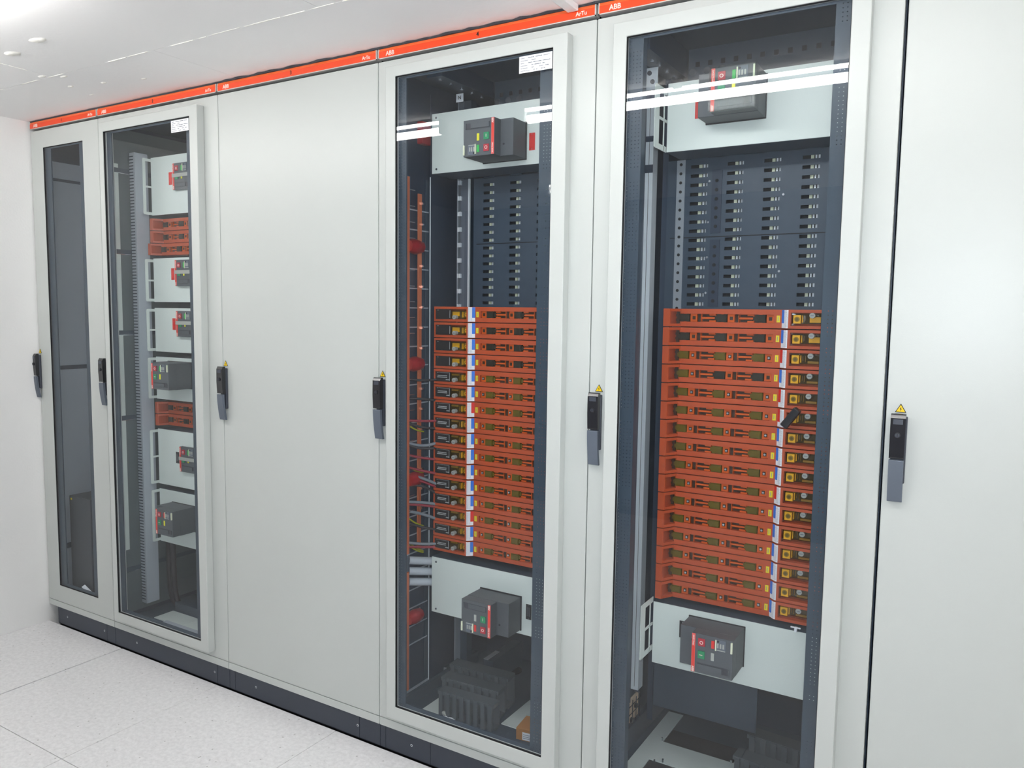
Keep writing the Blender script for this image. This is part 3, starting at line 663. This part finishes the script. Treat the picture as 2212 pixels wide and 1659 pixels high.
# ---------------------------------------------------------------- cabinet 4 (index 3): middle, copper bars
c = cabs[3]
panel(c, 2.018, 2.60, 1.838, 2.021, screws=((2.035, 2.008), (2.037, 1.851)))
panel(c, 2.024, 2.60, 0.4215, 0.6065, screws=((2.043, 0.592), (2.043, 0.434)))
def slot_cover(cab, x0, x1, z0, z1, cols, zs, zsplit, rail=None):
    m = MB(); Y0, Y1 = 0.280, 0.283; h = 0.0046
    xs_ = [x0]
    for a, b in cols: xs_ += [a, b]
    xs_.append(x1)
    for k in range(0, len(xs_), 2): m.box(xs_[k], xs_[k + 1], Y0, Y1, z0, z1, DARK2)
    for a, b in cols:
        prev = z0
        for z in zs:
            m.box(a, b, Y0, Y1, prev, z - h, DARK2); prev = z + h
        m.box(a, b, Y0, Y1, prev, z1, DARK2)
    o = link('slotted_cover', m, cab, label='dark busbar cover punched with rows of slots')
    m = MB()
    m.box(x0, x1, 0.330, 0.334, z0, z1, BLACKM)
    for a, b in cols:
        w_ = b - a
        m.box(a + w_ * .42, a + w_ * .60, 0.290, 0.296, z0, z1, CREAM); m.box(a + w_ * .66, a + w_ * .76, 0.292, 0.300, z0, z1, TINNED); m.box(a + w_ * .82, a + w_ * 1.02, 0.296, 0.304, z0, z1, TINNED)
    link('tinned_bar', m, cab, label='tinned busbars behind the slots')
    m = MB(); m.box(x0 + 0.012, x1, Y0 - 0.0006, Y0, zsplit - 0.0013, zsplit + 0.0013, BLACKM); link('cover_joint', m, cab)
    return o
zz = [1.4375 + 0.025 * k for k in range(17)]
zlow = [0.64 + 0.025 * k for k in range(2)]
slot_cover(c, 2.097, 2.60, 0.622, 1.835, [(2.134, 2.176), (2.234, 2.275), (2.332, 2.374), (2.43, 2.47)], zz, 1.626)
slot_cover(cabs[4], 2.752, 3.30, 0.616, 1.833, [(2.818, 2.866), (2.919, 2.963), (3.0165, 3.0595), (3.113, 3.156), (3.21, 3.25)], zz, 1.6205)
# left side of cabinet 4: uprights, divider, galvanised strip with square lugs
link('divider_upright', MB().box(1.9685, 1.9725, 0.216, 0.30, 0.13, 2.1, DARK).box(1.9685, 1.9722, 0.2145, 0.216, 0.13, 1.84, BRUSH), c)
m = MB(); m.box(2.045, 2.083, 0.279, 0.283, 0.6, 1.835, HGREY); m.box(2.080, 2.085, 0.272, 0.279, 0.6, 1.835, BRUSH)
for k in range(9):
    z = 1.425 + k * 0.05
    m.box(2.040, 2.0455, 0.270, 0.278, z - 0.007, z + 0.007, BRUSH); m.box(2.0475, 2.052, 0.270, 0.278, z - 0.007, z + 0.007, BRUSH)
link('galvanised_strip', m, c, label='bright galvanised strip with square lugs')
link('rear_post', MB().box(2.017, 2.022, 0.30, 0.36, 0.13, 2.1, GALV).box(2.022, 2.05, 0.33, 0.36, 0.13, 2.1, DARK2), c)
link('side_rack', MB().box(1.9585, 1.9605, 0.10, 0.125, 0.13, 1.83, HGREY).box(1.9585, 1.9605, 0.205, 0.23, 0.13, 1.83, DARK2), c)
m = MB()
for k in range(24): m.box(1.9586, 1.9606, 0.11, 0.22, 0.30 + 0.062 * k, 0.304 + 0.062 * k, GALV)
link('rack_rungs', m, c)
def busbar(x, y, z0, z1, label, screws, tags):
    t = thing('copper_busbar', label, 'busbar', (x, y, z0), 'upright copper busbars')
    link('copper_bar', MB().box(-0.003, 0.003, -0.010, 0.005, 0, z1 - z0, COPPER), t, bevel=0.0006)
    for z in screws: link('screw', MB().cyl((-0.0, z - z0), 0.0016, 0.005, 0.034, 1, STEEL, 8).cyl((0.0, z - z0), 0.0035, 0.005, 0.008, 1, STEEL, 8), t)
    for z in tags: link('marker_tag', MB().box(-0.0034, 0.0034, -0.0112, -0.0095, z - z0 - 0.0085, z - z0 + 0.0085, YELT), t)
scr = [1.787 - 0.05 * k for k in range(4)] + [1.537 - 0.05 * k for k in range(5)] + [1.19 - 0.05 * k for k in range(6)] + [0.81, 0.76, 0.71]
busbar(1.971, 0.100, 0.62, 1.825, 'front copper busbar with yellow markers inside the middle cabinet', scr, [1.432 - 0.0505 * k for k in range(4)] + [1.256] + [1.184 - 0.05 * k for k in range(6)] + [0.885, 0.81, 0.76, 0.71])
m_ = thing('copper_busbar', 'rear copper busbar passing the red insulators inside the middle cabinet', 'busbar', (1.968, 0.163, 0.62), 'upright copper busbars')
link('copper_bar', MB().box(-0.003, 0.003, -0.008, 0.008, 0, 1.160, COPPER), m_, bevel=0.0006)
for k in range(16):
    z = 0.14 + 0.066 * k; link('screw', MB().cyl((0.006, z), 0.0042, 0.003, 0.010, 1, STEEL, 10), m_)
busbar(1.971, 0.100, 0.16, 0.56, 'short lower copper busbar below the thick grey cables', [], [])
for k, (z, w_) in enumerate(((1.612, 'topmost'), (1.238, 'second'), (0.862, 'third'), (0.398, 'lowest'))):
    t = thing('busbar_insulator', '%s red barrel insulator on the copper busbars' % w_, 'insulator', (1.968, 0.135, z), 'red barrel insulators on the busbars')
    m = MB(); m.cyl((0, 0), 0.0195, -0.030, -0.004, 1, INSUL, 8, r2=0.0245); m.cyl((0, 0), 0.0245, -0.004, 0.010, 1, INSUL, 8); m.cyl((0, 0), 0.0245, 0.010, 0.034, 1, INSUL, 8, r2=0.020)
    link('insulator_barrel', m, t); link('stud', MB().cyl((0, 0), 0.004, 0.034, 0.045, 1, STEEL, 8).box(-0.002, 0.0, 0.0345, 0.037, -0.021, 0.021, GALV), t)
t = tag(link('insulating_block', MB().box(1.962, 1.984, 0.155, 0.2, 1.935, 2.005, INSUL), bevel=0.003), 'red plastic insulating block at the top left of the middle cabinet', 'block')
# wiring between the bars and the fuse switches
def cable(z0, z1, sag, r, m, label, x0=1.960, y0=0.110, x1=2.035, y1=0.19, grp='wires running to the middle fuse stack'):
    pts = [(x0 + (x1 - x0) * t, y0 + (y1 - y0) * t, z0 + (z1 - z0) * t - sag * math.sin(PI * t)) for t in [i / 8 for i in range(9)]]
    tag(link('cable', MB().tube(pts, r, m)), label, 'cable', grp)
wires = [(1.190, 1.190, 0.004, CABLEK, 'dark wire entering fourth fuse strip from below the second insulator'), (1.128, 1.118, -0.002, CABLEK, 'dark wire with a pale tie above the thin red wire'), (1.057, 1.054, 0.002, CABLER, 'straight thin red wire, highest of the red ones'),
         (1.050, 1.030, 0.008, CABLEK, 'sagging dark wire just below the highest red wire'), (0.985, 0.985, 0.012, CABLEG, 'grey sagging wire below the yellow-green pigtail'), (0.978, 0.968, 0.010, CABLEK, 'dark sagging wire hugging the grey one'), (0.945, 0.925, 0.003, CABLER, 'red wire sloping down under the grey sagging wire'),
         (0.905, 0.877, 0.002, CABLER, 'red wire sloping down above the third insulator'), (0.882, 0.838, -0.004, CABLEG, 'grey wire sloping to the ninth fuse strip'), (0.872, 0.828, -0.003, CABLER, 'dark red wire under the sloping grey wire'), (0.842, 0.802, -0.016, CABLEK, 'arched dark wire over the third insulator'),
         (0.790, 0.775, -0.002, CABLEG, 'pale grey wire directly under the third insulator'), (0.782, 0.765, -0.002, CABLER, 'dark red wire below the pale grey wire'), (0.760, 0.722, -0.004, CABLEG, 'thin grey looped wire in the lower wiring'), (0.722, 0.690, 0.004, CABLEK, 'dark wire below the thin looped wire'),
         (0.655, 0.645, 0.004, CABLEG, 'blue-grey wire near the bottom of the fuse stack'), (0.640, 0.632, 0.0, CABLER, 'dull red wire, lowest of the thin wires')]
for z0, z1, sag, mm, lb in wires: cable(z0, z1, sag, 0.0042 if mm is not CABLEG else 0.005, mm, lb)
for i, (za, zb) in enumerate(((1.04, 1.015), (0.905, 0.88), (0.87, 0.85), (0.735, 0.70), (0.655, 0.615), (0.645, 0.61))):
    cable(za, zb, 0.004, 0.0026, CABLEY, 'short yellow-green earth wire tail, %s behind the front busbar' % ['topmost', 'second from top', 'third from top', 'fourth from top', 'second from bottom', 'lowest'][i], x0=1.963, x1=1.981, y0=0.115, y1=0.17, grp='yellow-green earth wire tails')
for i, (za, zb, lb) in enumerate(((0.592, 0.566, 'uppermost thick grey cable leaving under the fuse stack'), (0.556, 0.532, 'middle thick grey cable under the fuse stack'), (0.520, 0.498, 'lowest thick grey cable with a cable tie'))):
    cable(za, zb, 0.0, 0.013, MIDG, lb, x0=1.960, x1=2.10, y0=0.122, y1=0.285, grp='thick grey cables under the middle fuse stack')
tag(link('marker_card', MB().box(2.082, 2.109, 0.199, 0.2, 2.058, 2.083, WHITE)), 'small white card lettered N under the middle cabinet roof', 'card')
link('lettering', text_mesh('N', 0.015, INKB, 0.0002), bpy.data.objects['marker_card'], loc=(2.0955, 0.1985, 2.0705), rot=FR)
# roof details of both big cabinets
for ci, xa in ((3, 2.10), (4, 2.735)):
    m = MB(); m.box(xa, xa + 0.055, 0.026, 0.30, 2.085 if ci == 3 else 2.06, 2.134, DARK); 
    for k in range(5):
        m.cyl((xa + 0.03, 0.05 + 0.055 * k), 0.005, (2.085 if ci == 3 else 2.06) - 0.004, 2.085 if ci == 3 else 2.06, 2, STEEL, 10)
    link('roof_beam', m, cabs[ci])
    m = MB(); m.box(xa + 0.06, SEAM[ci + 1] - 0.03, 0.30, 0.34, 2.05, 2.134, DARK2)
    for k in range(12): m.box(xa + 0.08 + 0.035 * k, xa + 0.092 + 0.035 * k, 0.2985, 0.30, 2.085, 2.098, BLACKM)
    for k in range(3): m.cyl((xa + 0.075 + 0.04 * k, 2.07), 0.010, 0.292, 0.30, 1, STEEL, 12)
    link('punched_crossbar', m, cabs[ci])
# combs: stacked grey plastic busbar holders on the floor
def comb(cx, cy, z0, w_, d_, h_, n, rz, label, group):
    m = MB(); m.box(-w_ / 2, w_ / 2, -d_ / 2, d_ / 2, h_ - 0.012, h_, COMB); m.box(-w_ / 2, w_ / 2, d_ / 2 - 0.006, d_ / 2, 0, h_ - 0.012, COMB); m.box(-w_ / 2, w_ / 2, -d_ / 2 + 0.006, d_ / 2 - 0.006, 0, 0.008, COMB)
    t = thing('busbar_holder', label, 'busbar holder', (cx, cy, z0), group, (0, 0, rz))
    link('holder_body', m, t)
    for k in range(n):
        x_ = -w_ / 2 + (k + 0.5) * w_ / n
        link('rib', MB().box(x_ - w_ / n * .28, x_ + w_ / n * .28, -d_ / 2 - 0.004, -d_ / 2 + 0.006, 0, h_ - 0.002, COMB), t, bevel=0.0008)
GC = 'grey plastic busbar holders stacked on cabinet floors'
comb(2.205, 0.115, 0.1155, 0.205, 0.04, 0.085, 8, 0.06, 'front grey ribbed busbar holder on the middle cabinet floor', GC)
comb(2.175, 0.185, 0.1155, 0.215, 0.05, 0.095, 8, 0.06, 'middle grey ribbed busbar holder behind the front one', GC)
comb(2.160, 0.26, 0.1155, 0.225, 0.05, 0.105, 8, 0.06, 'rear grey ribbed busbar holder, farthest in the middle cabinet', GC)
comb(3.10, 0.27, 0.1155, 0.19, 0.05, 0.07, 7, -0.08, 'front grey ribbed busbar holder on the right cabinet floor', GC)
comb(3.13, 0.34, 0.1155, 0.21, 0.05, 0.105, 7, -0.08, 'rear grey ribbed busbar holder on the right cabinet floor', GC)
t = thing('cardboard_box', 'small brown cardboard box with white label in the middle cabinet', 'box', (2.425, 0.15, 0.1125), None, (0, 0, 0.12))
link('carton', MB().box(-0.045, 0.05, -0.035, 0.045, 0, 0.037, CARD), t, bevel=0.001)
m = MB(); m.box(-0.024, 0.03, -0.0356, -0.035, 0.003, 0.027, WHITE)
for z in (0.008, 0.013, 0.019): m.box(-0.021, -0.021 + 0.03 - z * .5, -0.036, -0.0355, z, z + 0.002, INK)
link('box_label', m, t)
m = MB(); m.tube([(2.10, 0.105, 0.118), (2.12, 0.092, 0.13), (2.145, 0.088, 0.118), (2.16, 0.085, 0.122), (2.19, 0.08, 0.116)], 0.005, WHITE, 6); m.tube([(2.115, 0.10, 0.125), (2.13, 0.085, 0.135), (2.14, 0.095, 0.12)], 0.006, TAPE, 6)
tag(link('crumpled_film', m), 'bit of crumpled clear film before the grey ribbed holders', 'film')
link('gland_plate', MB().box(2.035, 2.11, 0.085, 0.30, 0.112, 0.1145, PANELP).box(2.30, 2.37, 0.16, 0.34, 0.112, 0.1145, PANELP), c, label='light grey gland plates')
link('floor_rail', MB().box(1.958, 1.985, 0.06, 0.5, 0.112, 0.150, DARK2).box(1.962, 1.972, 0.09, 0.32, 0.150, 0.1512, GALV), c)
link('floor_rail', MB().box(2.10, 2.14, 0.36, 0.56, 0.112, 0.20, DARK2).box(2.10, 2.118, 0.36, 0.44, 0.2, 0.201, GALV), c)
link('cable_hole', MB().cyl((2.135, 0.50), 0.035, 0.112, 0.1145, 2, BLACKM, 24), c)

# ---------------------------------------------------------------- cabinet 5 (index 4): right, big
c = cabs[4]
panel(c, 2.7905, 3.335, 1.8335, 2.0095, bracket=0.077, dz=(0.0, -0.016))
panel(c, 2.7925, 3.335, 0.4385, 0.6130, bracket=0.076, dz=(0.034, 0.012))
m = MB(); m.box(2.779, 2.803, 0.2772, 0.2795, 0.616, 1.833, GALV)
for k in range(17): m.cyl((2.791, 1.4255 + 0.0247 * k), 0.0042, 0.2765, 0.2773, 1, BLACKM, 12)
link('punched_strip', m, c, label='galvanised strip with round holes')
m = MB(); m.box(2.879, 2.9065, 0.2775, 0.2798, 1.43, 1.612, DARK).box(2.879, 2.9065, 0.2775, 0.2798, 1.63, 1.80, DARK)
for z in [1.446 + 0.0245 * k for k in range(7)] + [1.648 + 0.0245 * k for k in range(6)]: m.cyl((2.8927, z), 0.0048, 0.2768, 0.2776, 1, BLACKM, 10)
link('vertical_holder', m, c)
m = MB()
for x_, z in ((2.872, 1.77), (2.872, 1.66), (2.872, 1.565), (2.872, 1.468), (3.069, 1.722), (3.066, 1.524)): m.cyl((x_, z), 0.0032, 0.277, 0.28, 1, STEEL, 10)
link('cover_screws', m, c)
link('galvanised_upright', MB().box(2.6795, 2.7205, 0.245, 0.28, 0.30, 2.0, BRUSH).box(2.7083, 2.7093, 0.2442, 0.245, 0.31, 2.0, BLACKM).box(2.6795, 2.7208, 0.243, 0.245, 1.80, 1.822, DARK).box(2.6795, 2.7208, 0.243, 0.245, 1.885, 1.90, DARK), c, label='brushed galvanised upright')
link('inner_side_plate', MB().box(2.684, 2.70, 0.03, 0.24, 0.26, 2.08, DARK).box(2.684, 2.70, 0.31, 0.6, 0.26, 2.08, DARK).box(2.684, 2.70, 0.03, 0.6, 0.112, 0.18, DARK), c)
link('corner_post', MB().box(2.735, 2.7515, 0.285, 0.6, 0.2, 2.08, DARK), c)
t = thing('cable_grille', 'lit opening with a wire grille low on the right cabinet\'s inner wall', 'grille', (2.699, 0.28, 0.222))
link('bright_backing', MB().box(-0.012, -0.008, -0.045, 0.045, -0.04, 0.035, BEIGE), t)  # bright warm view beyond the hole is put into this beige colour
m = MB()
for k in range(4): m.box(-0.002, 0.0, -0.045 + 0.028 * k, -0.0435 + 0.028 * k, -0.04, 0.035, BLACKM)
for k in range(3): m.box(-0.002, 0.0, -0.045, 0.045, -0.03 + 0.025 * k, -0.0288 + 0.025 * k, BLACKM)
link('grille_wires', m, t); link('plug', MB().cyl((0.0, 0.012), 0.008, 0.0, 0.006, 0, BLACK, 14).cyl((-0.03, -0.02), 0.008, 0.0, 0.006, 0, BLACK, 14), t)
link('roof_corner_bracket', MB().box(2.712, 2.758, 0.165, 0.169, 2.002, 2.059, BRUSH).cyl((2.736, 2.045), 0.006, 0.161, 0.165, 1, HBASE, 12).cyl((2.745, 2.022), 0.006, 0.161, 0.165, 1, HBASE, 12), c)
link('low_back_plate', MB().box(2.755, 3.056, 0.282, 0.285, 0.250, 0.434, DARK2), c)
m = MB(); m.ring(2.722, 3.0, 0.0, 0.0, 2.77, 2.985, 0, 0, 0, 0, PANELP) if False else None
m = MB(); m.box(2.722, 2.770, 0.12, 0.52, 0.1122, 0.1155, PANELP); m.box(2.770, 3.0, 0.225, 0.334, 0.1122, 0.1155, PANELP); m.box(2.770, 3.0, 0.12, 0.165, 0.1122, 0.1155, PANELP); m.box(2.985, 3.0, 0.334, 0.42, 0.1122, 0.1155, PANELP)
link('gland_plate', m, c, label='light grey gland plate with rectangular cut-outs')
m = MB(); m.box(2.772, 2.985, 0.168, 0.222, 0.1122, 0.1130, BLACKM); m.box(2.772, 2.985, 0.336, 0.42, 0.1122, 0.1130, BLACKM); link('cut_out', m, c)
m = MB()
for x_, y_ in ((2.767, 0.337), (2.979, 0.330), (2.81, 0.228), (2.79, 0.212)): m.cyl((x_, y_), 0.003, 0.1155, 0.125, 2, STEEL, 8)
link('studs', m, c)
# black pull handle stuck on the sixth fuse switch, and the tie base
t = thing('pull_handle', 'slanted black pull handle across the sixth orange fuse strip', 'handle', (3.139, 0.150, 1.156), None, (0, 0.62, 0))
link('grip_body', MB().box(-0.0095, 0.0095, -0.012, 0.012, -0.028, 0.028, BLACK), t, bevel=0.003)
link('grip_neck', MB().box(-0.006, 0.006, 0.012, 0.026, -0.012, 0.012, BLACK), t)
tag(link('tie_base', MB().box(3.162, 3.186, 0.146, 0.149, 0.626, 0.629, WHITE).box(3.171, 3.177, 0.146, 0.159, 0.616, 0.626, WHITE)), 'small white T-shaped cable tie base above low right panel', 'tie base')

# ---------------------------------------------------------------- cabinet 2 (index 1): left glazed
c = cabs[1]
for z0, z1 in ((1.783, 2.013), (1.4315, 1.609), (1.228, 1.407), (1.031, 1.2065), (0.672, 0.905), (0.425, 0.651)):
    panel(c, 0.592, 1.12, z0, z1, bracket=0.1245)
m = MB(); m.box(0.528, 0.563, 0.108, 0.165, 0.160, 2.03, MIDG); 
d2 = link('wiring_duct', m, c, label='pale grey slotted wiring duct')
m = MB(); z = 0.175
while z < 2.02:
    m.box(0.5285, 0.5545, 0.1068, 0.1082, z, z + 0.0042, DARK); z += 0.0125
link('duct_slots', m, d2, kind='stuff')
link('duct_cover', MB().box(0.5632, 0.5645, 0.108, 0.165, 0.162, 2.025, MIDG), d2)
link('inner_side_plate', MB().box(0.5185, 0.522, 0.03, 0.58, 0.13, 2.12, SIDEG).box(0.522, 0.524, 0.045, 0.062, 0.4, 1.98, PANELP), c)
m = MB()
for z in (1.955, 1.632, 1.305, 0.955, 0.315): m.box(0.522, 0.5245, 0.03, 0.5, z - 0.009, z + 0.009, DARK2); m.box(0.5245, 0.5252, 0.03, 0.106, z - 0.011, z - 0.009, STEEL)
link('side_rails', m, c)
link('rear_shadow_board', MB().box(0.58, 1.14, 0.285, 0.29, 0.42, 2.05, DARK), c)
for i, (xx, lb) in enumerate(((0.574, 'left black cable dropping under the lowest panel, left cabinet'), (0.602, 'right black cable dropping under the lowest panel, left cabinet'))):
    tag(link('cable', MB().tube([(xx, 0.21, 0.41), (xx, 0.21, 0.30), (xx + 0.004, 0.21, 0.2), (xx + 0.012, 0.215, 0.15), (xx + 0.03, 0.225, 0.127)], 0.012, CABLEK)), lb, 'cable', 'black cables in the left glass-door cabinet')
link('floor_rail', MB().box(0.62, 1.05, 0.20, 0.26, 0.112, 0.150, DARK2), c)
link('gland_plate', MB().box(0.62, 1.05, 0.10, 0.19, 0.112, 0.115, PANELP).box(0.72, 1.0, 0.045, 0.09, 0.112, 0.128, MIDG), c, label='light grey gland plate')

# ---------------------------------------------------------------- cabinet 1 (index 0): narrow, nearly empty
c = cabs[0]
link('inner_side_plate', MB().box(0.0245, 0.028, 0.03, 0.3, 0.13, 2.035, MIDG).box(0.0245, 0.027, 0.30, 0.58, 0.13, 2.12, DARK2), c)
m = MB()
for z, h in ((1.958, 0.006), (1.138, 0.009), (0.33, 0.012)): m.box(0.028, 0.031, 0.03, 0.3, z - h, z + h, DARK)
link('side_rails', m, c)
t = thing('dark_device', 'tall dark box with a yellow sticker at the left cabinet\'s bottom', 'device', (0.12, 0.0, 0.113))
link('device_case', MB().box(0, 0.16, 0.042, 0.28, 0, 0.468, BREAKD), t, bevel=0.003)
link('yellow_sticker', MB().box(0.0135, 0.0235, 0.0405, 0.0415, 0.45, 0.459, YELT).box(0.1601, 0.1605, 0.05, 0.062, 0.447, 0.456, YELT), t)
m = MB(); m.add([(0.2259, 0.022, 0.1915), (0.2375, 0.03, 0.2018), (0.2884, 0.034, 0.1754), (0.3116, 0.03, 0.1628), (0.2908, 0.022, 0.1672), (0.2638, 0.02, 0.1809), (0.2259, 0.023, 0.1915), (0.2375, 0.031, 0.2018), (0.2884, 0.035, 0.1754), (0.3116, 0.031, 0.1628), (0.2908, 0.023, 0.1672), (0.2638, 0.021, 0.1809)], [(0, 1, 2, 3, 4, 5), (11, 10, 9, 8, 7, 6)] + [(k, (k + 1) % 6, 6 + (k + 1) % 6, 6 + k) for k in range(6)], WHITE)
tag(link('paper_slip', m), 'crumpled white paper slip at the bottom of the narrow cabinet', 'paper')
